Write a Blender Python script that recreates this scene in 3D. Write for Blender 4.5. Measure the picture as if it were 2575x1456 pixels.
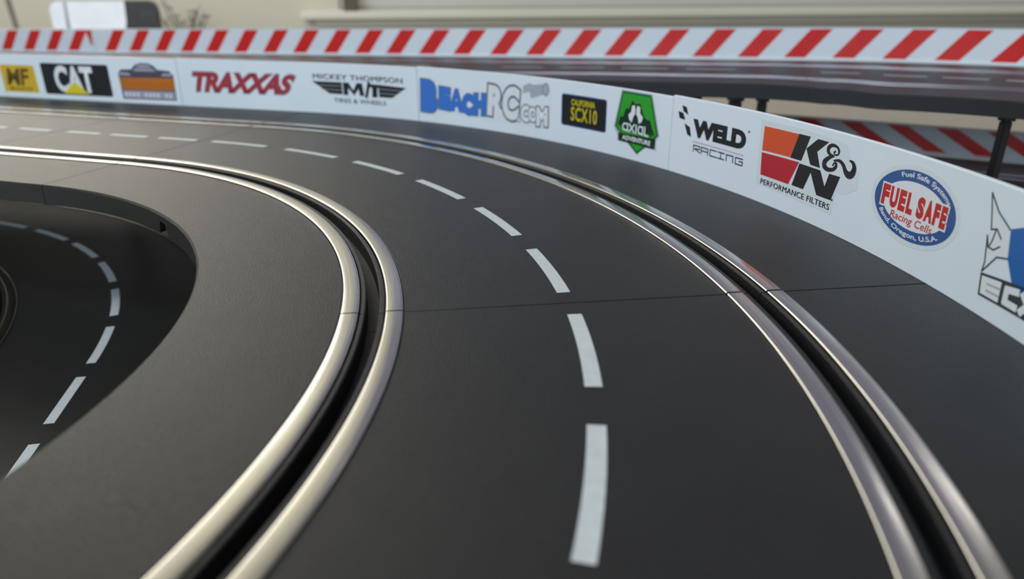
import bpy, bmesh, math, random
from mathutils import Vector, Matrix
random.seed(4)
for o in list(bpy.data.objects): bpy.data.objects.remove(o)
sc = bpy.context.scene
COL = sc.collection
MM = 0.001
R_ = math.radians

# ------------------------------------------------------------------ camera, world, lights, exposure
cam_d = bpy.data.cameras.new('camera')
cam = bpy.data.objects.new('camera', cam_d); COL.objects.link(cam); sc.camera = cam
r = Vector((0.99204442, -0.12585114, -0.00305974)); u = Vector((0.05141294, 0.38284661, 0.92238017)); f = Vector((0.11491119, 0.91519941, -0.38627122))
m = Matrix((( r.x, u.x, -f.x), (r.y, u.y, -f.y), (r.z, u.z, -f.z))).to_4x4()
m.translation = Vector((0.22163, -0.16561, 0.07442))
cam.matrix_world = m
cam_d.sensor_width = 36.0
cam_d.lens = 36.0*1822.65/2575
cam_d.clip_start = 0.004
cam_d.dof.use_dof = True
cam_d.dof.focus_distance = 0.225
cam_d.dof.aperture_fstop = 11.8

sc.view_settings.view_transform = 'Standard'
sc.view_settings.look = 'None'
sc.view_settings.gamma = 1.0
sc.view_settings.use_curve_mapping = False
sc.view_settings.exposure = 0.0

world = bpy.data.worlds.new('world'); sc.world = world; world.use_nodes = True
bg = world.node_tree.nodes['Background']
bg.inputs[0].default_value = (0.74, 0.88, 1.0, 1); bg.inputs[1].default_value = 0.40

def area(name, loc, target, sx, sy, power, col):
    l = bpy.data.lights.new(name, 'AREA'); l.shape = 'RECTANGLE'; l.size = sx; l.size_y = sy
    l.energy = power; l.color = col
    o = bpy.data.objects.new(name, l); COL.objects.link(o); o.location = loc
    d = Vector(target)-Vector(loc); o.rotation_euler = d.to_track_quat('-Z', 'Y').to_euler()
    return o
# added unseen warm lights at the back, cool daylight from the near side, warm lamp overhead
area('wall_fill_left', (-0.60, 0.95, 0.95), (-0.30, 1.55, 1.05), 0.6, 0.3, 7, (1.0, 0.93, 0.79))  # unseen light, added to brighten the back wall that the rails reflect
area('sheen_light', (-0.50, 1.45, 0.55), (0.05, 0.25, 0), 1.0, 0.40, 7.0, (1.0, 0.95, 0.85))  # unseen area light, added for warm sheen along the left track
area('wall_fill_right', (1.5, 1.0, 0.9), (1.4, 1.55, 0.05), 0.5, 0.3, 2.0, (1.0, 0.95, 0.86))  # unseen light, added to lift the right end of the back wall
area('ceiling_light', (-0.2, -0.6, 1.45), (0.1, 0.4, 0), 0.9, 0.3, 9.5, (0.93, 0.96, 1.0))
area('daylight_near', (-0.8, -1.25, 0.60), (0.15, 0.25, 0), 1.1, 0.6, 18, (0.74, 0.88, 1.0))

# ------------------------------------------------------------------ materials
def mat(name, col, rough=0.5, metal=0.0, spec=0.5, coat=0.0):
    m = bpy.data.materials.new(name); m.use_nodes = True
    b = m.node_tree.nodes['Principled BSDF']
    b.inputs['Base Color'].default_value = (*col, 1); b.inputs['Roughness'].default_value = rough
    b.inputs['Metallic'].default_value = metal; b.inputs['Specular IOR Level'].default_value = spec
    b.inputs['Coat Weight'].default_value = coat
    return m
def noise_bump(m, scale, strength, dist, detail=3, coord='Object'):
    nt = m.node_tree; b = nt.nodes['Principled BSDF']
    tc = nt.nodes.new('ShaderNodeTexCoord'); n = nt.nodes.new('ShaderNodeTexNoise'); bp = nt.nodes.new('ShaderNodeBump')
    n.inputs['Scale'].default_value = scale; n.inputs['Detail'].default_value = detail
    bp.inputs['Strength'].default_value = strength; bp.inputs['Distance'].default_value = dist
    nt.links.new(tc.outputs[coord], n.inputs['Vector']); nt.links.new(n.outputs['Fac'], bp.inputs['Height'])
    nt.links.new(bp.outputs['Normal'], b.inputs['Normal'])
    return n
def noise_value(m, inp, scale, lo, hi, detail=3, vec=None, coord='Object'):
    nt = m.node_tree; b = nt.nodes['Principled BSDF']
    tc = nt.nodes.new('ShaderNodeTexCoord'); n = nt.nodes.new('ShaderNodeTexNoise'); mr = nt.nodes.new('ShaderNodeMapRange')
    n.inputs['Scale'].default_value = scale; n.inputs['Detail'].default_value = detail
    if vec:
        mp = nt.nodes.new('ShaderNodeMapping'); mp.inputs['Scale'].default_value = vec
        nt.links.new(tc.outputs[coord], mp.inputs['Vector']); nt.links.new(mp.outputs['Vector'], n.inputs['Vector'])
    else: nt.links.new(tc.outputs[coord], n.inputs['Vector'])
    mr.inputs['From Min'].default_value = 0.3; mr.inputs['From Max'].default_value = 0.7
    if isinstance(lo, tuple):
        mx = nt.nodes.new('ShaderNodeMix'); mx.data_type = 'RGBA'
        mx.inputs[6].default_value = (*lo, 1); mx.inputs[7].default_value = (*hi, 1)
        nt.links.new(n.outputs['Fac'], mr.inputs['Value']); nt.links.new(mr.outputs['Result'], mx.inputs[0]); nt.links.new(mx.outputs[2], b.inputs[inp])
    else:
        mr.inputs['To Min'].default_value = lo; mr.inputs['To Max'].default_value = hi
        nt.links.new(n.outputs['Fac'], mr.inputs['Value']); nt.links.new(mr.outputs['Result'], b.inputs[inp])

M = {}
M['track'] = mat('track_plastic', (0.014, 0.0145, 0.016), 0.40, 0, 0.46)
noise_bump(M['track'], 3000, 1.0, 0.00024, 2)
noise_value(M['track'], 'Base Color', 60, (0.0085, 0.009, 0.0105), (0.012, 0.0125, 0.014))
M['slot'] = mat('slot_plastic', (0.03, 0.03, 0.03), 0.32)
noise_bump(M['slot'], 900, 0.2, 0.0001)
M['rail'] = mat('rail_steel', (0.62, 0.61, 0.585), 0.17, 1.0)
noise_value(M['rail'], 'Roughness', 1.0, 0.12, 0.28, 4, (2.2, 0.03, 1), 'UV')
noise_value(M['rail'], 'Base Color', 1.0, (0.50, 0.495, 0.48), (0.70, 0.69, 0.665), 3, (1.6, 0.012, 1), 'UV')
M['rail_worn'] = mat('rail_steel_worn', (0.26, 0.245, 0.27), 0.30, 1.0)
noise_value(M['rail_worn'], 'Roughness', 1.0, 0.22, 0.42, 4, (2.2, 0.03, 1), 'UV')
M['dash'] = mat('lane_paint', (0.60, 0.63, 0.64), 0.55)
noise_value(M['dash'], 'Base Color', 400, (0.59, 0.635, 0.655), (0.66, 0.70, 0.72))
M['board'] = mat('white_board', (0.74, 0.79, 0.83), 0.32, 0, 0.4)
noise_value(M['board'], 'Base Color', 22, (0.75, 0.815, 0.875), (0.79, 0.85, 0.90))
M['post'] = mat('black_plastic', (0.012, 0.012, 0.014), 0.45)
noise_value(M['post'], 'Roughness', 200, 0.4, 0.5)
M['wall'] = mat('wall_paint', (0.66, 0.63, 0.53), 0.8)
noise_bump(M['wall'], 120, 0.15, 0.0005)
M['table'] = mat('table_laminate', (0.52, 0.47, 0.39), 0.6)
noise_value(M['table'], 'Base Color', 30, (0.50, 0.45, 0.375), (0.54, 0.49, 0.41))
M['ceil'] = mat('ceiling_paint', (0.75, 0.73, 0.66), 0.9); noise_bump(M['ceil'], 90, 0.15, 0.0005)
M['floor'] = mat('carpet', (0.22, 0.19, 0.16), 0.95); noise_bump(M['floor'], 400, 0.6, 0.003)
M['sill'] = mat('sill_paint', (0.76, 0.74, 0.66), 0.5); noise_bump(M['sill'], 60, 0.1, 0.0005)
M['blind'] = mat('blind_slat', (0.60, 0.60, 0.56), 0.6); noise_bump(M['blind'], 60, 0.1, 0.0003)
M['brown'] = mat('brown_wood', (0.12, 0.10, 0.06), 0.6); noise_bump(M['brown'], 60, 0.2, 0.0005)
def flat(name, col, rough=0.4, spec=0.4):
    m = mat(name, col, rough, 0, spec)
    noise_value(m, 'Roughness', 150, rough-0.05, rough+0.05)
    return m
M['k'] = flat('ink_black', (0.018, 0.02, 0.022))
M['red'] = flat('ink_red', (0.56, 0.028, 0.028))
M['tred'] = flat('ink_crimson', (0.42, 0.035, 0.055))
M['w'] = flat('ink_white', (0.78, 0.80, 0.82))
M['yellow'] = flat('ink_yellow', (0.72, 0.62, 0.02))
M['amber'] = flat('ink_amber', (0.68, 0.43, 0.035))
M['gold'] = flat('ink_gold', (0.62, 0.50, 0.02))
M['brownink'] = flat('ink_brown', (0.12, 0.075, 0.015))
M['orange'] = flat('ink_orange', (0.56, 0.17, 0.02))
M['kno'] = flat('ink_vermilion', (0.70, 0.095, 0.032))
M['knr'] = flat('ink_scarlet', (0.50, 0.025, 0.04))
M['silver'] = flat('ink_silver', (0.36, 0.36, 0.44))
M['plum'] = flat('ink_plum', (0.09, 0.075, 0.11))
M['blue'] = flat('ink_blue', (0.055, 0.19, 0.62))
M['lblue'] = flat('ink_periwinkle', (0.17, 0.27, 0.62))
M['navy'] = flat('ink_navy', (0.035, 0.10, 0.30))
M['grey'] = flat('ink_grey', (0.16, 0.19, 0.22))
M['dgrey'] = flat('ink_charcoal', (0.035, 0.05, 0.06))
M['lgrey'] = flat('ink_pale_grey', (0.42, 0.44, 0.50))
M['green'] = flat('ink_green', (0.03, 0.36, 0.03))
M['dgreen'] = flat('ink_dark_green', (0.012, 0.13, 0.03))
M['fgreen'] = flat('ink_forest', (0.01, 0.035, 0.02))
M['mgreen'] = flat('ink_leaf', (0.035, 0.27, 0.03))
M['pink'] = flat('ink_pink', (0.55, 0.40, 0.44))
M['ecx'] = flat('ink_cobalt', (0.02, 0.13, 0.42))
M['bstripe'] = flat('barrier_red', (0.72, 0.028, 0.026), 0.22)
M['clear'] = flat('sticker_edge', (0.70, 0.76, 0.79), 0.25)
M['film'] = flat('sticker_film', (0.755, 0.815, 0.87), 0.3)

# ------------------------------------------------------------------ helpers
def link(name, me, ma=None, parent=None):
    o = bpy.data.objects.new(name, me); COL.objects.link(o)
    if ma and me is not None and not me.materials: me.materials.append(ma)
    if parent: o.parent = parent; o.matrix_parent_inverse = Matrix.Identity(4)
    return o
def tag(o, label=None, cat=None, group=None, kind=None):
    if label: o['label'] = label
    if cat: o['category'] = cat
    if group: o['group'] = group
    if kind: o['kind'] = kind
    return o
def thing(name, label, cat, group=None, loc=(0, 0, 0)):
    o = bpy.data.objects.new(name, None); COL.objects.link(o); o.empty_display_size = 0.01
    o.location = loc
    return tag(o, label, cat, group)
def mesh(name, verts, faces, smooth=False, uvs=None, recalc=False):
    me = bpy.data.meshes.new(name); me.from_pydata([tuple(v) for v in verts], [], faces); me.update()
    if uvs:
        l = me.uv_layers.new(name='uv')
        for lp in me.loops: l.data[lp.index].uv = uvs[lp.vertex_index]
    if smooth:
        for p in me.polygons: p.use_smooth = True
    if recalc:
        bm = bmesh.new(); bm.from_mesh(me); bmesh.ops.recalc_face_normals(bm, faces=bm.faces); bm.to_mesh(me); bm.free()
    return me
def box(name, x0, x1, y0, y1, z0, z1, ma, parent=None, bev=0.0, M4=None):
    bm = bmesh.new(); bmesh.ops.create_cube(bm, size=1)
    for v in bm.verts: v.co = Vector(((x0+x1)/2+v.co.x*(x1-x0), (y0+y1)/2+v.co.y*(y1-y0), (z0+z1)/2+v.co.z*(z1-z0)))
    if bev: bmesh.ops.bevel(bm, geom=bm.edges[:], offset=bev, segments=2, affect='EDGES', profile=0.5)
    if M4: bm.transform(M4)
    me = bpy.data.meshes.new(name); bm.to_mesh(me); bm.free()
    return link(name, me, ma, parent)

# a path gives a world point (in mm) for distance s, sideways offset o and height z
def arc_path(cx, cy, R, z0):
    return lambda s, o, z: ((cx+(R+o)*math.cos(s/R)), (cy+(R+o)*math.sin(s/R)), z0+z)
def line_path(px, py, dx, dy, nx, ny, z0, slope=0.0, twist=None):
    def p(s, o, z):
        return (px+dx*s+nx*o, py+dy*s+ny*o, z0+slope*s+z+(twist(s, o) if twist else 0.0))
    return p
def sweep(name, path, lines, s0, s1, step, ma, parent=None, smooth=True, caps=True, mod=None):
    """lines: list of open polylines [(o,z)...] that together run round a closed outline."""
    n = max(1, int(math.ceil((s1-s0)/step)))
    V = []; F = []; UV = []
    outline = []
    for pl in lines:
        k = len(pl); base = len(V); acc = 0; cu = [0]
        for a, b in zip(pl, pl[1:]): acc += math.hypot(b[0]-a[0], b[1]-a[1]); cu.append(acc+pl[0][0])
        for i in range(n+1):
            s = s0+(s1-s0)*i/n
            for j, (o, z) in enumerate(pl):
                if mod: z = mod(s, o, z)
                x, y, zz = path(s, o, z); V.append((x*MM, y*MM, zz*MM)); UV.append((cu[j], s))
        for i in range(n):
            for j in range(k-1):
                a = base+i*k+j; F.append((a, a+1, a+k+1, a+k))
    if caps:
        loop = []
        for pl in lines:
            for q in pl:
                if not loop or math.hypot(q[0]-loop[-1][0], q[1]-loop[-1][1]) > 1e-6: loop.append(q)
        if math.hypot(loop[0][0]-loop[-1][0], loop[0][1]-loop[-1][1]) < 1e-6: loop.pop()
        for s, rev in ((s0, False), (s1, True)):
            base = len(V)
            for (o, z) in loop:
                if mod: z = mod(s, o, z)
                x, y, zz = path(s, o, z); V.append((x*MM, y*MM, zz*MM)); UV.append((o, s))
            ids = list(range(base, base+len(loop)))
            F.append(tuple(reversed(ids)) if rev else tuple(ids))
    me = mesh(name, V, F, smooth=smooth, uvs=UV)
    bm = bmesh.new(); bm.from_mesh(me)
    big = [fc for fc in bm.faces if len(fc.verts) > 4]
    for fc in big: fc.smooth = False
    bmesh.ops.triangulate(bm, faces=big)
    # outline runs so that faces point outwards; flip if the top faces look down
    up = sum(fc.normal.z*fc.calc_area() for fc in bm.faces if fc.calc_center_median().z > -1)
    bm.to_mesh(me); bm.free()
    return link(name, me, ma, parent)

RAIL = [(3.3, -1.4), (3.3, 0.0), (3.34, 0.20), (3.46, 0.36), (3.66, 0.46), (3.85, 0.50), (7.15, 0.50), (7.34, 0.46), (7.54, 0.36), (7.66, 0.20), (7.7, 0.0), (7.7, -1.4), (3.3, -1.4)]
def slot_lines(L):
    pts = [(-8.1, 0.0), (-7.85, -0.15), (-7.85, -1.5), (-3.0, -1.5), (-3.0, -0.25), (-2.8, -0.02), (-2.0, 0.0), (-1.75, -0.25), (-1.6, -5.0),
           (1.6, -5.0), (1.75, -0.25), (2.0, 0.0), (2.8, -0.02), (3.0, -0.25), (3.0, -1.5), (7.85, -1.5), (7.85, -0.15), (8.1, 0.0)]
    return [(L+a, z) for a, z in pts]
def body_lines(w0=-96.5, w1=97.5, D=-8.0):
    top = [(w0, D), (w0, -0.7), (w0+0.7, 0.0)] + slot_lines(-49.5) + slot_lines(49.5) + [(w1-0.7, 0.0), (w1, -0.7), (w1, D), (w1-2, D), (w1-2, -2.2)]
    for L in (49.5, -49.5): top += [(L+9.5, -2.2), (L+9.5, -6.5), (L-9.5, -6.5), (L-9.5, -2.2)]
    top += [(w0+2, -2.2), (w0+2, D), (w0, D)]
    return [[a, b] for a, b in zip(top, top[1:])]
BODY = body_lines()
WIDE = body_lines(w1=100.4)
def tight(path, J, k=0.20):
    """the pieces almost touch at J on the inside of the inner lane"""
    def p(s, o, z):
        if o < -57.5 and 0 < abs(s-J) < 0.5: s = s+(k if s < J else -k)
        return path(s, o, z)
    return p
def section(name, label, path, s0, s1, dashes, gap=0.22, step=2.5, group=None, trim=None, mod=None, dw=1.8, body=None, rail='rail'):
    root = thing(name, label, 'slot car track', group)
    sweep('track_body', path, body or BODY, s0+gap, s1-gap, step, M['track'], root, mod=mod)
    for L in (-49.5, 49.5):
        for sg in (-1, 1):
            a, b = s0+gap+0.12, s1-gap-0.12
            if trim: a, b = trim(L, sg, a, b)
            pl = [(L+sg*o, z) for o, z in RAIL]
            if sg < 0: pl.reverse()
            pl = [pl[:-1], pl[-2:]] if sg > 0 else [pl[:2], pl[1:]]
            sweep('metal_rail', path, pl, a, b, step, M[rail], root)
    for (a, b) in dashes:
        sweep('lane_dash', path, [[(-dw, 0.012), (-dw, 0.03)], [(-dw, 0.03), (dw, 0.03)], [(dw, 0.03), (dw, 0.012)]], a, b, step, M['dash'], root, caps=False)
    return root

# ------------------------------------------------------------------ room (all in metres; z = 0 is the surface of the upper track)
ZT = -76.0            # table top, mm
def struct(o, kind='structure'): o['kind'] = kind; return o
struct(box('floor', -2.4, 3.2, -2.6, 1.62, -0.84, -0.83, M['floor']))
struct(box('ceiling', -2.4, 3.2, -2.6, 1.62, 2.00, 2.05, M['ceil']))
struct(box('wall_left', -2.45, -2.4, -2.6, 1.62, -0.83, 2.00, M['wall']))
struct(box('wall_right', 3.2, 3.25, -2.6, 1.62, -0.83, 2.00, M['wall']))
struct(box('wall_blocker', -2.4, 3.2, -2.65, -2.6, -0.83, 0.60, M['wall']))  # half-height wall behind the viewer, added to block low front light
# back wall with a window opening whose sill shows along the top of the picture
WX0, WX1, WZ0, WZ1 = 0.062, 2.6, 0.030, 1.90
def rect_wall():
    bm = bmesh.new()
    def b(x0, x1, z0, z1):
        g = bmesh.ops.create_cube(bm, size=1)['verts']
        for v in g: v.co = Vector(((x0+x1)/2+v.co.x*(x1-x0), 1.585+v.co.y*0.07, (z0+z1)/2+v.co.z*(z1-z0)))
    b(-2.4, WX0, -0.83, 2.0); b(WX1, 3.2, -0.83, 2.0); b(WX0, WX1, -0.83, WZ0-0.0005); b(WX0, WX1, WZ1, 2.0)
    me = bpy.data.meshes.new('wall_back'); bm.to_mesh(me); bm.free(); return me
struct(link('wall_back', rect_wall(), M['wall']))
win = bpy.data.objects.new('window_1', None); COL.objects.link(win); win.location = (0, 0, 0); struct(win)
def frame_bar(x0, x1, z0, z1): return box('window_frame', x0, x1, 1.556, 1.600, z0, z1, M['blind'], win, 0.004)
frame_bar(WX0+0.0005, WX1-0.0005, WZ0, WZ0+0.07); frame_bar(WX0+0.0005, WX1-0.0005, WZ1-0.05, WZ1-0.0005)
for x in (WX0+0.0005, 1.0, WX1-0.0505): frame_bar(x, x+0.05, WZ0+0.07, WZ1-0.05)
M['pane'] = mat('window_pane', (0.05, 0.05, 0.07), 0.12); noise_bump(M['pane'], 3, 0.05, 0.001)
_b = M['pane'].node_tree.nodes['Principled BSDF']; _b.inputs['Emission Color'].default_value = (0.80, 0.78, 1.0, 1); _b.inputs['Emission Strength'].default_value = 0.24   # evening sky in the window
box('window_pane', WX0+0.01, WX1-0.01, 1.574, 1.580, WZ0+0.05, WZ1-0.03, M['pane'], win)
# sloping a little in the view: the sill is level, the board projects from the wall
sb = bpy.data.objects.new('trim_1', None); COL.objects.link(sb); struct(sb)
box('window_sill', -0.014, 2.05, 1.500, 1.55, 0.010, 0.026, M['sill'], sb, 0.003)
box('sill_moulding', 0.01, 2.02, 1.535, 1.55, -0.006, 0.010, M['sill'], sb, 0.003)

# table with legs
tb = thing('table', 'wide beige tabletop under all the racing track', 'table', loc=(0, 0, -0.83))
def under(o, root):
    o.location = -root.location; return o
under(box('tabletop', -1.2, 1.75, -0.62, 1.46, ZT*MM-0.03, ZT*MM, M['table'], tb, 0.004), tb)
for x in (-1.12, 1.67):
    for y in (-0.54, 1.38):
        under(box('table_leg', x-0.03, x+0.03, y-0.03, y+0.03, -0.83, ZT*MM-0.03, M['table'], tb, 0.003), tb)

# ------------------------------------------------------------------ upper track: a curve and the straight that leaves it
R0 = 257.06; AL = R_(65.28); S2 = R0*AL; ST = AL/6
main = arc_path(0, 0, R0, 0)
tn = (-math.sin(AL), math.cos(AL)); nn = (math.cos(AL), math.sin(AL))
strt = line_path(R0*nn[0], R0*nn[1], tn[0], tn[1], nn[0], nn[1], 0)
df = 0.717
def cd(k): c = -(k-.5)*ST; return (R0*(c-df*ST/2), R0*(c+df*ST/2))
def notch(s, o, z):
    if o < -90 and z < -7.5:
        d = math.degrees(s/R0)
        if 35.2 < d < 38.2: return z+5.0*min(1, (d-35.2)/0.6, (38.2-d)/0.6)
    return z
section('track_curve', 'upper black track curve nearest the viewer, below the nearest cross joint', tight(main, 0), -S2, 0, [cd(k) for k in range(1, 7)], body=WIDE)
section('track_curve', 'long upper black track curve between the two cross joints, beside the white boards', tight(main, 0), 0, S2, [cd(k) for k in range(-5, 1)], mod=notch, step=1.5, body=WIDE)
sd_ = [(3.0, 27.2), (35.0, 59.2), (66.8, 89.6), (102.4, 124.9), (134.5, 157.5), (166, 189), (200, 223), (232, 255), (264, 287)]
section('track_straight', 'first short straight of upper track just left of the far cross joint', strt, 0, 96, sd_[:3], body=WIDE)
section('track_straight', 'upper track straight at the left edge of the picture below the yellow sticker', strt, 96, 192, sd_[3:6], body=WIDE)
section('track_straight', 'last visible upper track straight under the far left end of the white boards', strt, 192, 330, sd_[6:], body=WIDE)

# posts that carry the upper track
def post(px, py, z0, z1, w, label, group, w2=None):
    root = thing('track_support', label, 'track support', group, loc=(px*MM, py*MM, z0*MM))
    h = (z1-z0)*MM; w *= MM
    bm = bmesh.new()
    def b(sx, sy, za, zb):
        g = bmesh.ops.create_cube(bm, size=1)['verts']
        for v in g: v.co = Vector((v.co.x*sx, v.co.y*sy, (za+zb)/2+v.co.z*(zb-za)))
    b(w, w*0.9, 0.003, h-0.002)
    bmesh.ops.bevel(bm, geom=bm.edges[:], offset=0.0006, segments=2, affect='EDGES')
    me = bpy.data.meshes.new('pole'); bm.to_mesh(me); bm.free(); link('pole', me, M['post'], root)
    box('foot', -w*0.8, w*0.8, -w*0.8, w*0.8, 0, 0.003, M['post'], root, 0.0008)
    box('bracket', -w*0.62, w*0.62, -w*0.6, w*0.6, h-0.002, h, M['post'], root, 0.0004)
    return root
for i, a in enumerate((-52, -24, 8, 34, 58)):
    post(330*math.cos(R_(a)), 330*math.sin(R_(a)), ZT, -2.25 if False else -2.3, 9, 'black post under the outer edge of the upper track curve', 'posts under the upper curve')

# ------------------------------------------------------------------ lower track inside the curve
LR = 261.0; LC = (-175.7, 93.1); LZ = -66.0
low = arc_path(LC[0], LC[1], LR, LZ)
ldc = [59.9, 49.55, 39.45, 29.25, 18.9, 8.3]
ld = [(LR*R_(c-3.9), LR*R_(c+3.9)) for c in ldc]
LA = R_(64.2)
def ltrim(L, sg, a, b):
    return (a, b-10) if (L > 0 and sg < 0) else (a, b)
LB = R_(4.2)
section('lower_track_curve', 'lower black track curve seen through the gap inside the upper curve', low, LR*LB, LR*LA, [q for q in ld if q[0] > LR*R_(4)], trim=ltrim)
lbt = (math.sin(LB), -math.cos(LB)); lbn = (math.cos(LB), math.sin(LB))
lst2 = line_path(LC[0]+LR*lbn[0], LC[1]+LR*lbn[1], lbt[0], lbt[1], lbn[0], lbn[1], LZ)
section('lower_track_straight', 'lower black track straight at bottom left running out below the near upper curve', lst2, 0, 260, [(10.5, 44), (56.5, 91), (104, 139), (150, 185)])
lt = (-math.sin(LA), math.cos(LA)); ln = (math.cos(LA), math.sin(LA))
lst = line_path(LC[0]+LR*ln[0], LC[1]+LR*ln[1], lt[0], lt[1], ln[0], ln[1], LZ)
section('lower_track_straight', 'lower black track straight at left under the upper track', lst, 0, 330, [(8, 43), (56, 91), (104, 139), (152, 187), (200, 235)])
for s in (60, 150, 290):
    x, y, z = strt(s, 91.5, 0)
    post(x, y, LZ+0.02, -2.3, 8, 'black post between the lower and upper track straights', 'posts between the two straights')

# ------------------------------------------------------------------ white advertising boards along the outer edge
RB = 355.0; BU = RB*AL
def board_pt(U, z, inset):
    if U <= BU:
        t = U/RB; rr = RB-inset; return (rr*math.cos(t), rr*math.sin(t), z)
    s = U-BU; rr = RB-inset
    return (rr*nn[0]+tn[0]*s, rr*nn[1]+tn[1]*s, z)
def board(U0, U1, z0, z1, label):
    root = thing('advertising_board', label, 'track side board', 'white boards around the curve')
    n = max(2, int((U1-U0)/2.5)); th = 1.6; b = 0.25
    prof = [(0, z0), (0, z1-b), (-b, z1), (-th+b, z1), (-th, z1-b), (-th, z0), (0, z0)]
    lines = [[a, c] for a, c in zip(prof, prof[1:])]
    V = []; F = []
    for (a, c) in lines:
        base = len(V)
        for i in range(n+1):
            U = U0+(U1-U0)*i/n
            for q in (a, c): V.append(Vector(board_pt(U, q[1], q[0]))*MM)
        for i in range(n): k = base+2*i; F.append((k, k+1, k+3, k+2))
    for U in (U0, U1):
        base = len(V)
        for q in prof[:-1]: V.append(Vector(board_pt(U, q[1], q[0]))*MM)
        F.append(tuple(range(base, base+6)))
    me = mesh('panel', V, F, smooth=True, recalc=False)
    for p in me.polygons:
        if len(p.vertices) > 4: p.use_smooth = False
    link('panel', me, M['board'], root)
    return root
B1 = board(-60, 138.7, 0.05, 32.0, 'nearest white board, carrying the oval blue sticker and the red black filter sticker')
B2 = board(139.1, 318.2, 0.05, 31.3, 'curved white board carrying the green badge, the yellow on black plate and blue bubble lettering')
B3 = board(318.6, 498.5, 0.05, 30.8, 'white board carrying red slanted lettering and black winged lettering')
B4 = board(498.9, 656, 0.05, 30.4, 'far left white board with a yellow, a black and an orange sticker')
B5 = board(656.4, 735, 0.05, 30.4, 'plain white board at the extreme left edge beyond the yellow sticker')

LAY = 0.02
def decal_mesh(bm, layer):
    """bm holds flat geometry with x = U (mm), y = z (mm); cut it fine and wrap it on the boards"""
    xs = [v.co.x for v in bm.verts]
    if not xs: return None
    x = math.floor(min(xs)/3)*3+3
    while x < max(xs):
        bmesh.ops.bisect_plane(bm, geom=bm.verts[:]+bm.edges[:]+bm.faces[:], plane_co=(x, 0, 0), plane_no=(1, 0, 0)); x += 3
    me = bpy.data.meshes.new('decal')
    for v in bm.verts: v.co = Vector(board_pt(v.co.x, v.co.y, 0.03+LAY*layer))*MM
    bmesh.ops.triangulate(bm, faces=bm.faces[:])
    bm.normal_update()
    rev = []
    for fc in bm.faces:
        c = fc.calc_center_median()
        if fc.normal.dot(Vector((c.x, c.y, 0))) > 0: rev.append(fc)
    bmesh.ops.reverse_faces(bm, faces=rev)
    bm.to_mesh(me); bm.free()
    return me
def polys(name, ma, plist, layer, parent, label=None):
    bm = bmesh.new()
    for pl in plist:
        vs = [bm.verts.new((a, b, 0)) for a, b in pl]
        fc = bm.faces.new(vs); fc.normal_update()
        bmesh.ops.triangulate(bm, faces=[fc])
    o = link(name, decal_mesh(bm, layer), ma, parent)
    if label: o['label'] = label
    return o
def strokes(pls, w):
    """thick polylines as quads"""
    out = []
    for pl in pls:
        for (a, b) in zip(pl, pl[1:]):
            dx, dy = b[0]-a[0], b[1]-a[1]; L = math.hypot(dx, dy) or 1
            ex, ey = dx/L*w*0.35, dy/L*w*0.35; px, py = -dy/L*w/2, dx/L*w/2
            out.append([(a[0]-ex+px, a[1]-ey+py), (b[0]+ex+px, b[1]+ey+py), (b[0]+ex-px, b[1]+ey-py), (a[0]-ex-px, a[1]-ey-py)])
    return out
def text_bm(s, bold=0.0, shear=0.0, space=1.0):
    cu = bpy.data.curves.new('t', 'FONT'); cu.body = s; cu.size = 1.0; cu.offset = bold; cu.shear = shear
    cu.space_character = space; cu.resolution_u = 4; cu.fill_mode = 'FRONT'
    ob = bpy.data.objects.new('t', cu); COL.objects.link(ob)
    dg = bpy.context.evaluated_depsgraph_get(); dg.update()
    me = bpy.data.meshes.new_from_object(ob.evaluated_get(dg))
    bm = bmesh.new(); bm.from_mesh(me)
    bpy.data.objects.remove(ob); bpy.data.curves.remove(cu); bpy.data.meshes.remove(me)
    return bm
def lerp(a, b, t): return a+(b-a)*t
def text(name, s, ma, quad, layer, parent, bold=0.0, shear=0.0, space=1.0, warp=None, label=None, ref_bold=None):
    """quad: (U,z) of the top-left, top-right, bottom-right and bottom-left corners as seen in front"""
    bm = text_bm(s, bold, shear, space)
    if ref_bold is not None:
        rb = text_bm(s, ref_bold, shear, space); ref = [v.co.copy() for v in rb.verts]; rb.free()
    else: ref = [v.co.copy() for v in bm.verts]
    x0 = min(v.x for v in ref); x1 = max(v.x for v in ref); y0 = min(v.y for v in ref); y1 = max(v.y for v in ref)
    for v in bm.verts:
        a = (v.co.x-x0)/(x1-x0); b = (v.co.y-y0)/(y1-y0)
        if warp: p = warp(a, b)
        else:
            tl, tr, br, bl = quad
            p = (lerp(lerp(bl[0], br[0], a), lerp(tl[0], tr[0], a), b), lerp(lerp(bl[1], br[1], a), lerp(tl[1], tr[1], a), b))
        v.co = Vector((p[0], p[1], 0))
    o = link(name, decal_mesh(bm, layer), ma, parent)
    if label: o['label'] = label
    return o
def rq(U0, U1, zt, zb): return ((U0, zt), (U1, zt), (U1, zb), (U0, zb))
def rrect(U0, U1, zt, zb, r=0.8, n=4):
    out = []
    for cx, cy, a0 in ((U1+r, zt-r, 90), (U0-r, zt-r, 0), (U0-r, zb+r, -90), (U1+r, zb+r, -180)):
        for i in range(n+1):
            a = R_(a0+(-90 if False else 0)+90*i/n)
            out.append((cx+0, cy+0) if False else (cx+r*math.cos(a)*(1), cy+r*math.sin(a)))
    # order the corner arcs round the centre
    mx, my = (U0+U1)/2, (zt+zb)/2
    out.sort(key=lambda q: math.atan2(q[1]-my, q[0]-mx))
    return out
def ellipse(cu, cz, ru, rz, n=64): return [(cu+ru*math.cos(2*math.pi*i/n), cz+rz*math.sin(2*math.pi*i/n)) for i in range(n)]

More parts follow.
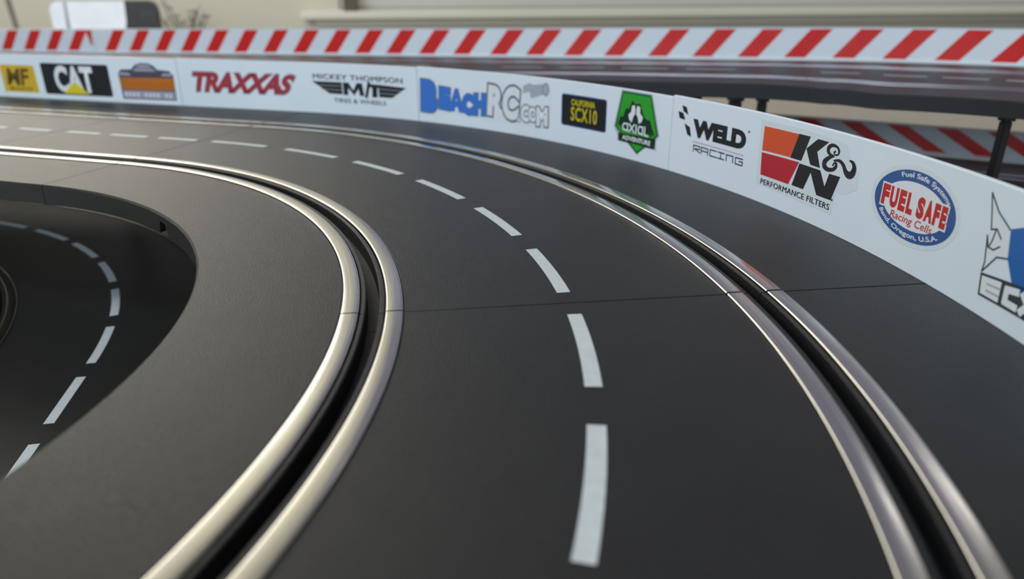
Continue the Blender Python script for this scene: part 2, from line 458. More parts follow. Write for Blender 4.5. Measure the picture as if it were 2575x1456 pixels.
# yellow square sticker
s = polys('sticker', M['amber'], [rrect(656, 624, 22.9, 3.8, 0.6)], 1, B4, 'yellow square sticker')
text('sticker_lettering', 'MF', M['brownink'], rq(652.5, 629.5, 20.6, 8.5), 2, s, 0.03, 0.2, 0.95)
text('sticker_lettering', 'MAGNAFLOW', M['brownink'], rq(651, 629, 7.6, 4.9), 2, s, 0.01, 0.2)
# black plate, white letters, yellow triangle
s = polys('sticker', M['k'], [rrect(617.5, 557, 25.0, 3.5, 1.6)], 1, B4, 'black sticker')
text('sticker_lettering', 'CAT', M['w'], rq(606.5, 571.5, 23.6, 5.2), 2, s, 0.045, 0, 1.0)
polys('sticker_emblem', M['yellow'], [[(600.5, 4.4), (578.0, 4.4), (589.3, 12.8)]], 3, s, 'yellow triangle')
# orange badge with the dark vehicle shape
s = polys('sticker', M['plum'], [[(548.5, 2.6), (503.2, 3.0), (502.6, 19.5), (505.5, 22.4), (515, 23.0), (518, 25.6), (522, 27.0), (529, 27.0), (533.5, 25.6), (537, 22.8), (546, 22.4), (548.8, 20)]], 1, B4, 'orange and dark grey badge')
polys('sticker_emblem', M['orange'], [[(548.0, 9.2), (503.4, 9.6), (503.0, 17.6), (547.6, 17.0)]], 2, s, 'orange panel')
polys('sticker_emblem', M['brownink'], [[(546-i*2.9, 10.3), (545.4-i*2.9, 10.3), (545.6-i*2.9, 16.0), (546-i*2.9, 16.0)] for i in range(15)], 3, s, 'dark strokes')
polys('sticker_emblem', M['silver'], [[(547.5, 3.4), (504, 3.8), (503.8, 8.8), (547.5, 8.4)], [(536, 21.6), (516, 21.8), (519, 23.6), (533, 23.6)], [(548, 18.6), (538, 18.6), (540, 20.4), (548, 20.6)], [(513, 18.8), (503.6, 19), (504.4, 20.8), (511, 20.8)], [(533, 24.2), (519, 24.2), (522, 26.1), (530, 26.1)]], 2, s, 'silver band and roof')
polys('sticker_emblem', M['w'], [[(546-i*3.4, 4.6), (544.4-i*3.4, 4.6), (544.4-i*3.4, 7.4), (546-i*3.4, 7.4)] for i in range(12) if i % 5 != 4], 3, s)
# red slanted lettering
s = text('sticker', 'TRAXXAS', M['grey'], ((487.5, 22.8), (407.8, 22.9), (411.5, 10.2), (486.5, 9.6)), 1, B3, 0.065, 0.35, 0.92, label='red slanted lettering', ref_bold=0.04)
text('sticker_lettering', 'TRAXXAS', M['tred'], ((487.0, 22.4), (408.3, 22.6), (411.8, 10.7), (486.2, 10.0)), 2, s, 0.04, 0.35, 0.92)
# winged black lettering
s = polys('sticker', M['k'], [[(396.5, 19.6), (374.6, 19.6), (374.6, 12.2), (384.5, 12.4)]], 1, B3, 'black winged emblem')
polys('sticker_emblem', M['k'], [[(347.5, 19.4), (326.8, 18.6), (337.8, 12.0), (347.5, 12.0)]], 1, s, 'right wing')
polys('sticker_emblem', M['lgrey'], [[(393.4, 17.4), (374.8, 17.4), (374.8, 17.1), (393.0, 17.1)], [(390, 14.9), (374.8, 14.9), (374.8, 14.6), (389.6, 14.6)], [(347.3, 17), (330, 16.7), (330.4, 16.4), (347.3, 16.7)], [(347.3, 14.5), (334, 14.4), (334.4, 14.1), (347.3, 14.2)]], 2, s)
polys('sticker_lettering', M['k'], [[(373.8, 12.0), (373.8, 19.6), (369.6, 19.6), (366.4, 15.0), (363.6, 19.6), (359.6, 19.6), (358.4, 12.0), (361.8, 12.0), (362.4, 16.2), (366.0, 12.0), (370.2, 16.4), (370.4, 12.0)]], 2, s, 'black letters')
polys('sticker_lettering', M['k'], [[(358.2, 11.0), (355.4, 20.6), (353.2, 20.6), (356.0, 11.0)]], 2, s)
polys('sticker_lettering', M['k'], [[(355.0, 19.5), (355.0, 17.4), (352.2, 17.4), (352.6, 11.6), (348.8, 11.6), (348.4, 17.4), (347.2, 17.4), (347.2, 19.4)]], 2, s)
for q in (-0.16, 0.16): text('sticker_lettering', 'MICKEY THOMPSON', M['dgrey'], rq(395.3+q, 329.4+q, 24.1+q*0.5, 21.0+q*0.5), 2+q*4, s, 0.0, 0, 1.06)
text('sticker_lettering', 'TIRES & WHEELS', M['dgrey'], rq(381.5, 342.4, 9.8, 7.2), 2, s, 0.015)
# blue bubble letters and outlined RC.COM
def letter(ch, U0, U1, zt, zb, lay, par, shear=0.0, skew=0.0, fill='lblue', edge='dgrey', fat=0.10, out=0.035):
    q = ((U0, zt+skew), (U1, zt-skew), (U1, zb-skew), (U0, zb+skew))
    text('sticker_lettering', ch, M[edge], q, lay, par, fat+out, shear, ref_bold=fat)
    text('sticker_lettering', ch, M[fill], q, lay+1, par, fat, shear, ref_bold=fat)
s = polys('sticker', M['film'], [[(318.0, 23.6), (306, 26.0), (298.6, 22.4), (286, 20.6), (268, 21.4), (258, 26.4), (243, 27.4), (240, 28.4), (222.4, 29.2), (219.6, 24.6), (221.6, 6.6), (243, 5.6), (258, 5.6), (268, 5.2), (285, 6.0), (298, 6.2), (306, 4.0), (318.0, 4.6)]], 1, B2, 'blue and white bubble lettering')
for (ch, a, b, zt, zb, sk) in (('B', 316.6, 303.6, 24.4, 5.6, 0.3), ('E', 303.0, 293.6, 21.2, 8.0, 0.3), ('A', 295.2, 284.2, 20.6, 8.0, 0.2), ('C', 285.4, 276.6, 18.8, 6.6, 0.2), ('H', 277.2, 267.4, 19.6, 7.2, -0.3)):
    letter(ch, a, b, zt, zb, 2, s, 0.05, sk, 'blue', 'grey', 0.10, 0.03)
letter('R', 267.0, 254.6, 24.6, 8.0, 4, s, 0.10, 0.4, 'w', 'grey', 0.06, 0.06)
letter('C', 255.4, 242.6, 25.2, 7.4, 6, s, 0.15, 0.2, 'w', 'grey', 0.06, 0.06)
letter('C', 241.8, 235.6, 16.4, 7.6, 8, s, 0.05, 0.1, 'w', 'grey', 0.07, 0.07)
letter('O', 236.4, 230.2, 15.8, 8.2, 10, s, 0.0, 0.1, 'w', 'grey', 0.07, 0.07)
letter('M', 230.6, 222.4, 16.6, 6.8, 12, s, 0.0, -0.3, 'w', 'grey', 0.05, 0.06)
polys('sticker_lettering', M['grey'], [ellipse(243.6, 8.2, 1.5, 1.4, 20)], 8, s); polys('sticker_lettering', M['w'], [ellipse(243.6, 8.2, 1.0, 0.95, 20)], 9, s)
polys('sticker_emblem', M['lgrey'], [[(240.5, 22), (236, 23.6), (234.6, 20.2), (225, 23.2), (223.6, 27.4), (227, 28.0), (233.4, 27.2), (236, 27.8), (240.5, 26.0)], ], 2, s, 'grey figure')
polys('sticker_emblem', M['grey'], [ellipse(224.2, 25.6, 2.5, 3.3, 24)], 3, s); polys('sticker_emblem', M['lgrey'], [ellipse(224.2, 25.6, 2.1, 2.8, 24)], 4, s)
# black plate with yellow characters
s = polys('sticker', M['navy'], [rrect(212.9, 181.6, 25.0, 9.5, 1.4)], 1, B2, 'black plate with yellow characters')
polys('sticker_panel', M['k'], [rrect(212.4, 182.1, 24.5, 10.0, 1.3)], 2, s)
text('sticker_lettering', 'CALIFORNIA', M['gold'], rq(206.0, 189.6, 22.9, 19.9), 3, s, 0.03)
text('sticker_lettering', 'SCX10', M['gold'], rq(206.2, 188.0, 19.2, 12.4), 3, s, 0.02, 0, 1.12)
# green badge
s = polys('sticker', M['lgrey'], [[(172.2, 30.7), (152.2, 30.7), (146.0, 13.4), (148.0, 11.6), (147.6, 7.0), (156, 7.0), (159.8, 2.8), (166.5, 7.2), (173.4, 7.4), (173.6, 10.4), (176.2, 13.8)]], 1, B2, 'green badge with white lettering')
polys('sticker_emblem', M['dgreen'], [[(171.6, 30.2), (152.8, 30.2), (146.7, 13.6), (153.5, 8.0), (159.8, 3.3), (166.5, 7.5), (175.5, 13.8)]], 2, s, 'dark green rim')
polys('sticker_emblem', M['green'], [[(170.9, 29.4), (153.5, 29.4), (147.9, 13.9), (153.5, 9.4), (159.8, 4.4), (167.0, 9.2), (174.2, 14.2)]], 3, s, 'green field')
mt = [(173.6, 15.0), (172, 19.0), (170.5, 18.6), (168.6, 23.0), (167, 22.6), (164.6, 26.9), (163, 25.4), (161.4, 25.6), (159.5, 25.9), (157.6, 22), (156, 20), (154.4, 19.5), (152.6, 19.4), (150.6, 15.5), (149.2, 14.0), (150.8, 12.2), (154, 13.4), (160, 12.6), (166, 12.8), (170.6, 13.8)]
polys('sticker_emblem', M['fgreen'], [mt], 4, s, 'dark mountain')
polys('sticker_emblem', M['mgreen'], [[(172.4-i*1.5, 10.5), (171.4-i*1.5, 10.5), (171.9-i*1.5, 13.6+0.7*(i % 3))] for i in range(15)], 5, s, 'row of small trees')
polys('sticker_emblem', M['w'], [[(164.8, 24.4), (163.0, 24.8), (162.5, 23.2), (162.5, 21.0), (163.6, 19.6), (164.4, 16.9), (166.2, 18.0), (166.9, 20.2), (165.2, 21.6)]], 5, s, 'white mark')
polys('sticker_emblem', M['w'], [[(159.5, 24.4), (161.3, 24.8), (161.8, 23.2), (161.8, 21.0), (160.6, 19.6), (159.8, 16.9), (158.0, 18.0), (157.3, 20.2), (159.2, 21.6)]], 5, s, 'white mark')
polys('sticker_lettering', M['w'], strokes([[(166.9, 12.8), (166.9, 15.9), (169.4, 15.9), (170.2, 14.8), (169.8, 13.2), (167.2, 12.9)], [(165.9, 16.2), (164.2, 14.4), (162.6, 16.2)], [(165.9, 12.6), (164.2, 14.4), (162.6, 12.6)], [(161.3, 16.2), (161.3, 12.5)],
    [(157.0, 12.4), (157.0, 15.8), (159.3, 15.8), (160.0, 14.4), (159.4, 12.9), (157.2, 12.7)], [(155.6, 16.2), (155.6, 12.5), (153.4, 12.4)]], 0.75), 6, s, 'white letters')
polys('sticker_panel', M['fgreen'], [[(173.0, 11.2), (148.2, 11.9), (148.6, 7.4), (172.6, 7.6)]], 6, s, 'dark banner')
text('sticker_lettering', 'ADVENTURE', M['w'], ((170.2, 10.6), (151.2, 10.6), (151.4, 8.4), (170.2, 8.6)), 7, s, 0.03)
# checkered flag and black lettering
s = text('sticker', 'WELD', M['k'], rq(125.8, 94.0, 24.2, 16.9), 1, B1, 0.075, 0, 0.97, label='black lettering with a small chequered flag')
polys('sticker_emblem', M['k'], [[(133.2, 28.6), (130.4, 28.2), (129.0, 25.2), (132.0, 26.2)], [(135.2, 25.9), (132.2, 25.6), (130.6, 22.9), (134.2, 23.2)], [(131.0, 21.6), (127.4, 20.4), (126.2, 16.6), (128.6, 17.2)], ], 2, s, 'chequered flag')
polys('sticker_emblem', M['pink'], [[(125.0, 15.2), (94.4, 15.2), (94.4, 14.8), (125.0, 14.8)]], 2, s, 'thin pink line')
polys('sticker_lettering', M['k'], strokes([[(124.0, 11.1), (124.2, 13.6), (120.4, 13.6), (120.3, 12.4), (123.4, 12.3), (120.0, 11.1)], [(119.2, 11.1), (119.4, 13.6), (115.3, 13.5), (115.2, 11.1)], [(119.2, 12.2), (115.2, 12.2)],
    [(110.2, 13.6), (114.0, 13.6), (113.8, 11.2), (110.0, 11.2)], [(109.3, 13.6), (105.4, 13.6)], [(107.4, 13.6), (107.4, 11.2)], [(109.3, 11.2), (105.4, 11.2)], [(104.0, 11.1), (104.2, 13.5), (100.3, 13.5), (100.2, 11.1)], [(94.6, 13.5), (98.8, 13.5), (98.6, 11.1), (94.6, 11.1), (94.6, 12.4), (96.6, 12.4)]], 0.5), 2, s, 'thin square letters')
polys('sticker_emblem', M['dgrey'], [ellipse(93.0, 24.2, 0.45, 0.45, 12)], 2, s)
# big filter sticker
s = polys('sticker', M['clear'], [[(87.0, 29.7), (66, 29.9), (47.6, 29.4), (43, 28.8), (40, 22.4), (36.0, 22.4), (35.6, 16.6), (40.5, 13.8), (45.0, 13.6), (45.4, 5.9), (60, 5.9), (85.8, 6.4)]], 1, B1, 'red and black filter sticker')
polys('sticker_panel', M['kno'], [[(84.9, 27.7), (64.9, 28.0), (69.0, 19.5), (84.7, 19.0)]], 2, s, 'orange panel')
polys('sticker_panel', M['knr'], [[(84.7, 18.3), (64.6, 18.8), (68.6, 10.2), (83.9, 10.2)]], 2, s, 'red panel')
polys('sticker_lettering', M['k'], [[(66.6, 28.1), (60.8, 28.2), (63.7, 19.5), (69.4, 19.4)]], 3, s, 'large black letter K')
polys('sticker_lettering', M['k'], [[(62.1, 24.0), (57.1, 28.1), (51.7, 28.1), (56.6, 24.0), (54.1, 19.2), (59.0, 19.2)]], 3, s)
polys('sticker_lettering', M['k'], [[(64.4, 18.5), (53.7, 18.5), (50.5, 13.9), (49.3, 18.4), (43.9, 18.6), (46.6, 10.3), (53.8, 10.2), (58.2, 16.7), (60.7, 10.4), (66.8, 10.4)]], 3, s, 'large black letter N')
def taper(pts, ws):
    out = []; P = []; Wd = []; N = len(pts)
    for i in range(N-1):
        p0, p1, p2, p3 = pts[max(i-1, 0)], pts[i], pts[i+1], pts[min(i+2, N-1)]
        for k in range(5):
            t = k/5; P.append(tuple(0.5*((2*p1[j])+(p2[j]-p0[j])*t+(2*p0[j]-5*p1[j]+4*p2[j]-p3[j])*t*t+(3*p1[j]-p0[j]-3*p2[j]+p3[j])*t**3) for j in (0, 1)))
            Wd.append(lerp(ws[i], ws[i+1], t))
    P.append(pts[-1]); Wd.append(ws[-1]); pts, ws = P, Wd
    for i, (p, q) in enumerate(zip(pts, pts[1:])):
        dx, dy = q[0]-p[0], q[1]-p[1]; L = math.hypot(dx, dy); px, py = -dy/L/2, dx/L/2; ex, ey = dx/L*0.06, dy/L*0.06
        a, b = ws[i], ws[i+1]
        out.append([(p[0]-ex+px*a, p[1]-ey+py*a), (q[0]+ex+px*b, q[1]+ey+py*b), (q[0]+ex-px*b, q[1]+ey-py*b), (p[0]-ex-px*a, p[1]-ey-py*a)])
    return out
amp = taper([(47.9, 25.9), (48.7, 25.4), (48.0, 24.8), (46.7, 25.1), (46.4, 26.2), (47.5, 27.3), (49.6, 27.5), (51.2, 26.7), (51.5, 25.5), (50.4, 24.5), (48.2, 24.3)], [0.7, 0.5, 0.5, 0.6, 0.9, 0.8, 1.1, 1.5, 1.5, 1.0, 0.4])
amp += taper([(48.2, 24.3), (50.6, 23.3), (52.3, 21.7), (52.2, 20.4), (50.4, 19.6), (47.9, 20.1), (46.7, 21.3), (47.0, 22.3), (48.0, 22.0), (48.2, 21.2)], [0.4, 1.3, 2.0, 2.0, 1.4, 1.2, 1.3, 0.9, 0.5, 0.7])
amp += taper([(48.2, 22.9), (45.6, 23.4), (43.5, 22.5), (41.9, 20.7), (40.2, 20.0), (38.8, 20.8), (38.3, 22.4), (39.2, 24.0), (41.0, 24.5)], [0.5, 1.0, 1.4, 1.8, 2.3, 2.4, 2.0, 1.2, 0.4])
polys('sticker_lettering', M['k'], amp, 4, s, 'curly black ampersand')
for q in (-0.09, 0.0, 0.09): text('sticker_lettering', 'PERFORMANCE FILTERS', M['k'], rq(83.3+q, 46.7+q, 8.95+q*0.4, 6.95+q*0.4), 3+q*8, s, 0.0, 0, 1.06)
polys('sticker_emblem', M['dgrey'], [ellipse(46.0, 10.6, 0.4, 0.45, 12)], 3, s)
# oval sticker
oc, oz = 11.0, 18.2
s = polys('sticker', M['clear'], [ellipse(oc, oz, 18.0, 11.1)], 1, B1, 'blue and white oval sticker')
polys('sticker_panel', M['navy'], [ellipse(oc, oz, 16.5, 9.7)], 2, s, 'blue oval ring')
polys('sticker_panel', M['w'], [ellipse(oc, oz, 12.9, 6.6)], 3, s, 'white centre')
for k, (ch, a, b) in enumerate((('F', 24.4, 21.3), ('U', 20.9, 17.6), ('E', 17.1, 14.3), ('L', 13.8, 11.2), ('S', 9.6, 6.6), ('A', 6.4, 3.1), ('F', 2.9, 0.6), ('E', 0.2, -2.1))):
    text('sticker_lettering', ch, M['w'], rq(a+0.45, b-0.45, 22.2, 15.2), 4, s, 0.09)
for k, (ch, a, b) in enumerate((('F', 24.4, 21.3), ('U', 20.9, 17.6), ('E', 17.1, 14.3), ('L', 13.8, 11.2), ('S', 9.6, 6.6), ('A', 6.4, 3.1), ('F', 2.9, 0.6), ('E', 0.2, -2.1))):
    text('sticker_lettering', ch, M['red'], rq(a, b, 21.7, 15.7), 5, s, 0.07)
text('sticker_lettering', 'Racing Cells', M['red'], rq(19.6, 2.2, 15.2, 12.3), 5, s, 0.01, 0.15)
def arcw(a0, a1, r0, r1, flip=False):
    def w(a, b):
        t = R_(lerp(a0, a1, a)); k = lerp(r0, r1, b)
        return (oc+(12.9+3.6*k)*math.cos(t), oz+(6.6+3.1*k)*math.sin(t))
    return w
text('sticker_lettering', 'Fuel Safe Systems', M['w'], None, 4, s, 0.02, warp=arcw(62, 150, 0.22, 0.82))
text('sticker_lettering', 'Bend, Oregon, U.S.A.', M['w'], None, 4, s, 0.02, warp=arcw(-28, -140, 0.82, 0.22))
# blue shape sticker cut by the right edge
s = polys('sticker', M['w'], [[(-15.0, 29.0), (-18.5, 26.0), (-23.4, 22.7), (-26.6, 22.9), (-24.6, 16.2), (-21.5, 15.6), (-18.1, 10.9), (-18.0, 16.5), (-16.9, 18.9), (-17.6, 21.2)]], 1, B1, 'blue and white sticker cut by the picture edge')
ol = [[(-15.0, 29.2), (-18.5, 25.6), (-23.4, 22.7)], [(-15.0, 29.2), (-16.4, 25.0), (-17.6, 21.0), (-19.4, 21.6), (-21.4, 19.8)], [(-16.9, 19.3), (-18.0, 16.8), (-19.8, 16.6), (-21.6, 18.0)], [(-16.9, 19.3), (-18.2, 13.0), (-18.0, 10.6)], [(-18.0, 10.6), (-21.5, 15.4), (-24.8, 16.2)], [(-19.2, 21.6), (-18.8, 18.6), (-18.2, 16.8)]]
polys('sticker_outline', M['dgrey'], strokes(ol, 0.42), 3, s)
polys('sticker_emblem', M['ecx'], [[(-23.5, 22.9), (-34, 27.5), (-42, 27), (-46, 20), (-42, 12), (-33.0, 9.6), (-28, 11.5), (-24.9, 16.2), (-24.3, 19.0)]], 2, s, 'blue hexagonal shape')
polys('sticker_panel', M['dgrey'], [[(-18.1, 10.1), (-37.5, 12.6), (-37.9, 5.4), (-18.9, 5.0)]], 2, s, 'dark lettering plate')
polys('sticker_panel', M['w'], [[(-18.5, 9.7), (-25.2, 10.5), (-25.5, 5.5), (-19.2, 5.4)]], 3, s)
polys('sticker_lettering', M['lgrey'], [[(-20.6, 8.6), (-25.2, 9.0), (-25.2, 8.5), (-20.7, 8.1)], [(-20.8, 7.0), (-25.4, 7.2), (-25.4, 6.7), (-20.8, 6.5)]], 4, s)
polys('sticker_lettering', M['w'], strokes([[(-30.6, 10.2), (-27.2, 9.6), (-27.4, 6.6), (-31.0, 6.6)]], 1.7), 3, s, 'pale letter C')
polys('sticker_lettering', M['w'], strokes([[(-32.4, 10.4), (-36.6, 6.6)], [(-36.4, 10.8), (-32.8, 6.4)]], 1.8), 3, s, 'pale letter X')
polys('sticker_outline', M['dgrey'], strokes([[(-18.1, 10.1), (-37.5, 12.6)], [(-18.9, 5.0), (-37.9, 5.4)], [(-18.1, 10.1), (-18.9, 5.0)]], 0.4), 4, s)

# ------------------------------------------------------------------ raised track at the back with red and white barrier
P0 = (654.15, 326.33, 22.43); dv = (-0.89628, 0.44322); slope = -0.01558; sd = (-0.44327, -0.89639)
gs = [(-200, 0.0), (64, 0.3), (122, 2.2), (182, 4.4), (260, 4.4), (400, 3.0), (1200, 3.0)]
SB, RK = 150.0, 357.0
def g(s):
    for (a, ya), (b, yb) in zip(gs, gs[1:]):
        if s <= b:
            t = max(0, (s-a)/(b-a)); t = t*t*(3-2*t); return ya+(yb-ya)*t
    return gs[-1][1]
def bp0(s, o, z):
    """barrier line: straight, then a curve that turns towards the viewer at the right"""
    zz = P0[2]+slope*s+z+o/198.0*g(s)
    if s >= SB: return (P0[0]+dv[0]*s+sd[0]*o, P0[1]+dv[1]*s+sd[1]*o, zz)
    t = (SB-s)/RK; cx = P0[0]+dv[0]*SB+sd[0]*RK; cy = P0[1]+dv[1]*SB+sd[1]*RK
    nx = sd[0]*math.cos(t)+dv[0]*math.sin(t); ny = sd[1]*math.cos(t)+dv[1]*math.sin(t)
    return (cx-nx*(RK-o), cy-ny*(RK-o), zz)
back = lambda s, o, z: bp0(s, 100+o, z)
names = ['raised black track at the back right, on black posts under the striped barrier', 'middle piece of the raised back track under the striped barrier', 'left piece of the raised back track behind the white boards', 'far left end of the raised back track']
bd = [(50-46*k, 50-46*k+34) for k in range(0, 6)]+[(103+45.3*k, 103+45.3*k+32.8) for k in range(0, 26)]
for i, (a, b) in enumerate(((-195, 150), (150, 407), (407, 708), (708, 1150))):
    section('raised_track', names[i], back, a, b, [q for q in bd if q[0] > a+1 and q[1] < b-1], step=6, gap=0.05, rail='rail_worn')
def bpost(s, o, w, label, zb=ZT):
    x, y, z = back(s, o, -8)
    x2, y2, z2 = back(s, o, -2.35)
    return post(x, y, zb, z2 if abs(o) < 90 else z, w, label, None)
GP = 'posts under the raised back track'
bpost(-56.5, 92, 4.6, 'black post at far right, to the right of the orange red sticker')
bpost(173.1, 92, 4.6, 'thin black post above the orange red sticker, under the raised track', -37.95)
bpost(187.7, 92, 6.2, 'thicker black post just left of the thin one under the raised track', -37.95)
bpost(216.5, 92, 13, 'wide black post above the seam of the boards under the raised track', -37.95)
for s_ in (420, 600, 800, 1000):
    o = bpost(s_, 0, 8, 'hidden black post under the left part of the raised back track'); o['group'] = GP

def barrier(name, label, pth, s0, s1, h, reds, rw, lean, group, th=1.6):
    """pth(s, o, z) with o towards the viewer; reds: right-hand foot of every red stripe"""
    root = thing(name, label, 'barrier', group)
    prof = [(0, 0.05), (1.6, 0.05), (1.6, 1.2), (0.4, 1.5), (0.3, h-0.6), (0.6, h-0.2), (0.3, h), (-th, h), (-th, 0.05), (0, 0.05)]
    sweep('barrier_panel', pth, [[a, b] for a, b in zip(prof, prof[1:])], s0, s1, 10, M['board'], root, smooth=False)
    zb, zt = 2.2, h-1.3
    for a in reds:
        V = []; F = []; n = 6
        for i in range(n+1):
            x = a+rw*i/n
            for j in range(5):
                t = j/4; V.append(Vector(pth(x+lean*t, 0.50, lerp(zb, zt, t)))*MM)
        for i in range(n):
            for j in range(4): k = i*5+j; F.append((k, k+5, k+6, k+1))
        link('red_stripe', mesh('red_stripe', V, F), M['bstripe'], root)
    return root
HB = 24.4
sph = 28.5   # s of the right end of one red stripe at the base
bt = 'slanted red and white stripes standing on the raised back track'
RS = [1006.5, 972.2, 938.5, 905.9, 853.4, 820.1, 785.7, 751.9, 720.0, 685.1, 650.2, 615.4, 580.8, 546.3, 513.3, 479.6, 445.0, 409.5, 376.0, 341.4, 306.3, 269.3, 233.4, 197.9, 162.8, 127.8, 93.0, 58.4, 23.8, -10.9, -45.9, -80.9, -115.9]
bpl = lambda s, o, z: bp0(s, o, z)
barrier('striped_barrier', 'long red and white striped barrier on the raised back track above the white boards', bpl, -150, 866, HB, [x-15.5 for x in RS if x < 860], 15.5, -17.0, 'striped barriers on the raised back track')
barrier('striped_barrier', 'left end of red and white striped barrier in front of the glossy appliance', bpl, 866.5, 1150, HB, [x-15.5 for x in RS if x > 900]+[1025+35*k for k in range(3)], 15.5, -17.0, 'striped barriers on the raised back track')
bl_ = bpy.data.objects['striped_barrier.001']
me = mesh('red_stripe', [Vector(bpl(a, 0.5, z))*MM for a, z in ((867.2, HB-1.3), (875.5, HB-1.3), (871.0, 8.0), (868.6, 8.0))], [(0, 1, 2, 3)])
link('red_stripe', me, M['bstripe'], bl_)['label'] = 'short narrowing red stripe at the seam'
# ------------------------------------------------------------------ low track and striped barrier seen under the raised track
LZ2 = -38.0
LA0 = (504.3, 366.1); le = (0.8101, -0.5863); ns = (-0.5863, -0.8101)
barrier('low_striped_barrier', 'shaded red and white striped barrier seen under the raised track', line_path(LA0[0], LA0[1], le[0], le[1], ns[0], ns[1], LZ2), -110, 166, 20.4, [93.7+31.2*k for k in range(-4, 4)], 14.0, -27.8, None)
lb = line_path(LA0[0], LA0[1], le[0], le[1], ns[0], ns[1], LZ2)
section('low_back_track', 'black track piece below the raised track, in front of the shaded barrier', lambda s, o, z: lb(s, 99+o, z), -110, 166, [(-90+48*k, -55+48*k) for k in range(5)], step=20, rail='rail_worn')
for q in (-80, 30, 140):
    x, y, z = lb(q, 99, 0)
    post(x, y, ZT, LZ2-2.3, 8, 'hidden black post under the lower back track piece', 'posts under the lower back track')

# ------------------------------------------------------------------ blurred things at the back of the table
sroot = thing('glossy_appliance', 'small glossy dark appliance, painted glowing reflection on its front, back left on the table', 'appliance', loc=(-0.345, 1.35, ZT*MM))  # glossy appliance; the window it reflects is put in as a glow
M['appcase'] = mat('case_black', (0.03, 0.03, 0.032), 0.3); noise_value(M['appcase'], 'Roughness', 80, 0.25, 0.35)
M['glossdark'] = mat('gloss_dark', (0.045, 0.045, 0.048), 0.25); noise_value(M['glossdark'], 'Roughness', 80, 0.2, 0.3)
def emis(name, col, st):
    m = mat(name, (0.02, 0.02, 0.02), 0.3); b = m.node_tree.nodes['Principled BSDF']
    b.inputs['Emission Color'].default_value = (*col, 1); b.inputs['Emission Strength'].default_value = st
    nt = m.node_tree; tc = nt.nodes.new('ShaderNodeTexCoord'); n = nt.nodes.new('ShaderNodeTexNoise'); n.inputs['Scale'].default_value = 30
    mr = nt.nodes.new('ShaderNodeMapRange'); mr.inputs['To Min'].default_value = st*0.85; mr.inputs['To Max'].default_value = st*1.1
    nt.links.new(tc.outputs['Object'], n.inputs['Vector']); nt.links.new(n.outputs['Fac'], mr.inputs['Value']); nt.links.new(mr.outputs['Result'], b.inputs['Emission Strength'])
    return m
M['refl'] = emis('painted_reflection', (0.74, 0.80, 0.86), 0.95)  # glow standing in for a window reflected in the gloss
bm = bmesh.new()
def rounded(bm, x0, x1, z0, z1, y0, y1, rad):
    pts = []
    for cx, cz, a0 in ((x1-rad, z1-rad, 0), (x0+rad, z1-rad, 90), (x0+rad, z0+rad, 180), (x1-rad, z0+rad, 270)):
        for i in range(6): a = R_(a0+18*i); pts.append((cx+rad*math.cos(a), cz+rad*math.sin(a)))
    f1 = [bm.verts.new((x, y0, z)) for x, z in pts]; f2 = [bm.verts.new((x, y1, z)) for x, z in pts]
    bm.faces.new(f1); bm.faces.new(list(reversed(f2)))
    for i in range(len(pts)): j = (i+1) % len(pts); bm.faces.new((f1[j], f1[i], f2[i], f2[j]))
rounded(bm, -0.094, 0.094, 0.006, 0.128, 0, 0.012, 0.016)
bmesh.ops.recalc_face_normals(bm, faces=bm.faces)
me = bpy.data.meshes.new('appliance_case'); bm.to_mesh(me); bm.free(); link('appliance_case', me, M['appcase'], sroot)
bm = bmesh.new(); rounded(bm, -0.0925, 0.091, 0.010, 0.1255, -0.0012, 0, 0.013); bmesh.ops.recalc_face_normals(bm, faces=bm.faces)
me = bpy.data.meshes.new('gloss_front'); bm.to_mesh(me); bm.free(); gfront = link('gloss_front', me, M['glossdark'], sroot)
me = mesh('picture', [(-0.0935, -0.0016, 0.014), (0.022, -0.0016, 0.014), (0.030, -0.0016, 0.070), (0.036, -0.0016, 0.092), (0.0385, -0.0016, 0.1275), (-0.080, -0.0016, 0.1275), (-0.089, -0.0016, 0.123), (-0.0935, -0.0016, 0.114)], [(0, 1, 2, 3, 4, 5, 6, 7)])  # outline of the painted reflection on the glossy front
refl = link('picture', me, M['refl'], gfront); refl['label'] = 'bright painted reflection'  # patch that carries the painted window reflection
M['streak'] = flat('reflection_streak', (0.30, 0.33, 0.36)); me = mesh('streak', [(-0.075, -0.0019, 0.014), (-0.066, -0.0019, 0.014), (-0.0625, -0.0019, 0.1265), (-0.0665, -0.0019, 0.1265)], [(0, 1, 2, 3)])  # grey streak within the painted reflection
link('reflection_streak', me, M['streak'], refl) if False else link('reflection_streak', me, M['streak'], gfront)
box('appliance_foot', -0.04, 0.04, -0.02, 0.04, 0, 0.006, M['appcase'], sroot, 0.001)

# dried twigs in a small pot
def tube(bm, a, b, r0, r1, n=6):
    a, b = Vector(a), Vector(b); d = (b-a).normalized(); x = d.orthogonal().normalized(); y = d.cross(x)
    A = [bm.verts.new(a+(x*math.cos(t)+y*math.sin(t))*r0) for t in [2*math.pi*i/n for i in range(n)]]
    B = [bm.verts.new(b+(x*math.cos(t)+y*math.sin(t))*r1) for t in [2*math.pi*i/n for i in range(n)]]
    for i in range(n): bm.faces.new((A[i], A[(i+1) % n], B[(i+1) % n], B[i]))
    bm.faces.new(list(reversed(A))); bm.faces.new(B)
pl = thing('twig_plant', 'thin dark twiggy plant right of the glossy appliance', 'plant', loc=(-0.195, 1.33, ZT*MM))
M['twig'] = mat('twig_bark', (0.09, 0.085, 0.06), 0.8); noise_bump(M['twig'], 300, 0.4, 0.0005)
M['pot'] = mat('pot_clay', (0.22, 0.19, 0.15), 0.7); noise_bump(M['pot'], 100, 0.2, 0.0005)
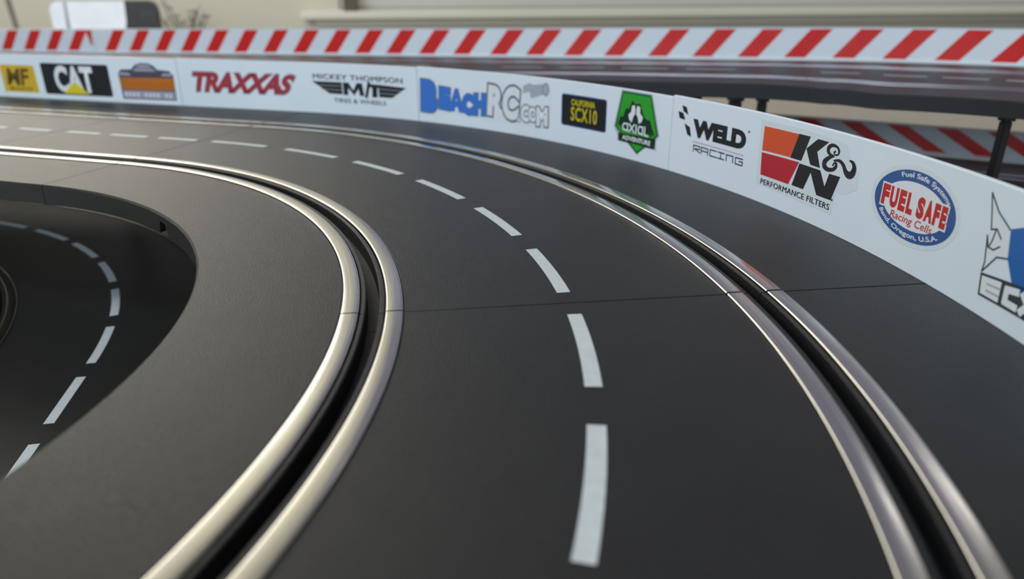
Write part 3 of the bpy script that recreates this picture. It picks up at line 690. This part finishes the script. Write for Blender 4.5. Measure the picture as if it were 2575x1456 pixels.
M['leafm'] = mat('twig_leaf', (0.07, 0.085, 0.05), 0.7); noise_bump(M['leafm'], 200, 0.3, 0.0003)
bm = bmesh.new(); prev = None
for (rr, z) in ((0.018, 0), (0.024, 0.035), (0.026, 0.05), (0.026, 0.056), (0.022, 0.056), (0.021, 0.045)):
    ring = [bm.verts.new((rr*math.cos(2*math.pi*i/20), rr*math.sin(2*math.pi*i/20), z)) for i in range(20)]
    if prev: [bm.faces.new((prev[i], prev[(i+1) % 20], ring[(i+1) % 20], ring[i])) for i in range(20)]
    else: bm.faces.new(list(reversed(ring)))
    prev = ring
bm.faces.new(prev); me = bpy.data.meshes.new('pot'); bm.to_mesh(me); bm.free(); link('pot', me, M['pot'], pl)
bm = bmesh.new(); bl = bmesh.new()
for (x, z) in ((-0.040, 0.140), (-0.030, 0.118), (-0.052, 0.105), (0.004, 0.104), (0.012, 0.108), (0.020, 0.112), (0.026, 0.102), (-0.012, 0.094), (0.034, 0.094)):
    p = Vector((random.uniform(-.008, .008), random.uniform(-.01, .01), 0.045)); e = Vector((x, random.uniform(-.02, .02), z))
    q = p.lerp(e, 0.5)+Vector((random.uniform(-.006, .006), 0, 0)); tube(bm, p, q, 0.0016, 0.0012); tube(bm, q, e, 0.0012, 0.0006)
    for k in range(7):
        c = q.lerp(e, k/6.0); d = Vector((random.uniform(-1, 1), random.uniform(-1, 1), random.uniform(0.1, 1))).normalized()*0.010
        tube(bm, c, c+d, 0.0006, 0.0004, 4)
        w = d.cross(Vector((0, 0, 1))).normalized()*0.0025
        vs = [bl.verts.new(c+d*0.5), bl.verts.new(c+d*0.9+w), bl.verts.new(c+d*1.5), bl.verts.new(c+d*0.9-w)]; bl.faces.new(vs)
me = bpy.data.meshes.new('twigs'); bm.to_mesh(me); bm.free(); link('twigs', me, M['twig'], pl)
me = bpy.data.meshes.new('leaves'); bl.to_mesh(me); bl.free(); o = link('leaves', me, M['leafm'], pl); o['kind'] = 'stuff'
# slim pole at the far left
pr = thing('lamp_stand', 'slim grey brown pole of a stand at the top left corner', 'stand', loc=(-0.428, 1.20, ZT*MM))
M['poleg'] = mat('pole_metal', (0.27, 0.235, 0.20), 0.4, 0.0); noise_value(M['poleg'], 'Roughness', 60, 0.35, 0.45)
bm = bmesh.new(); tube(bm, (0.002, 0, 0.004), (-0.032, 0, 0.55), 0.0042, 0.0042, 16); me = bpy.data.meshes.new('pole'); bm.to_mesh(me); bm.free(); link('pole', me, M['poleg'], pr)
bm = bmesh.new(); tube(bm, (0, 0, 0), (0, 0, 0.006), 0.035, 0.032, 32); me = bpy.data.meshes.new('base'); bm.to_mesh(me); bm.free(); link('base', me, M['poleg'], pr)
# dark thing on the window sill
box_ = box('wooden_block', 0.075, 0.104, 1.505, 1.535, 0.026, 0.075, M['brown'], None, 0.003)
tag(box_, 'small dark brown wooden block on the left end of the window sill', 'block')
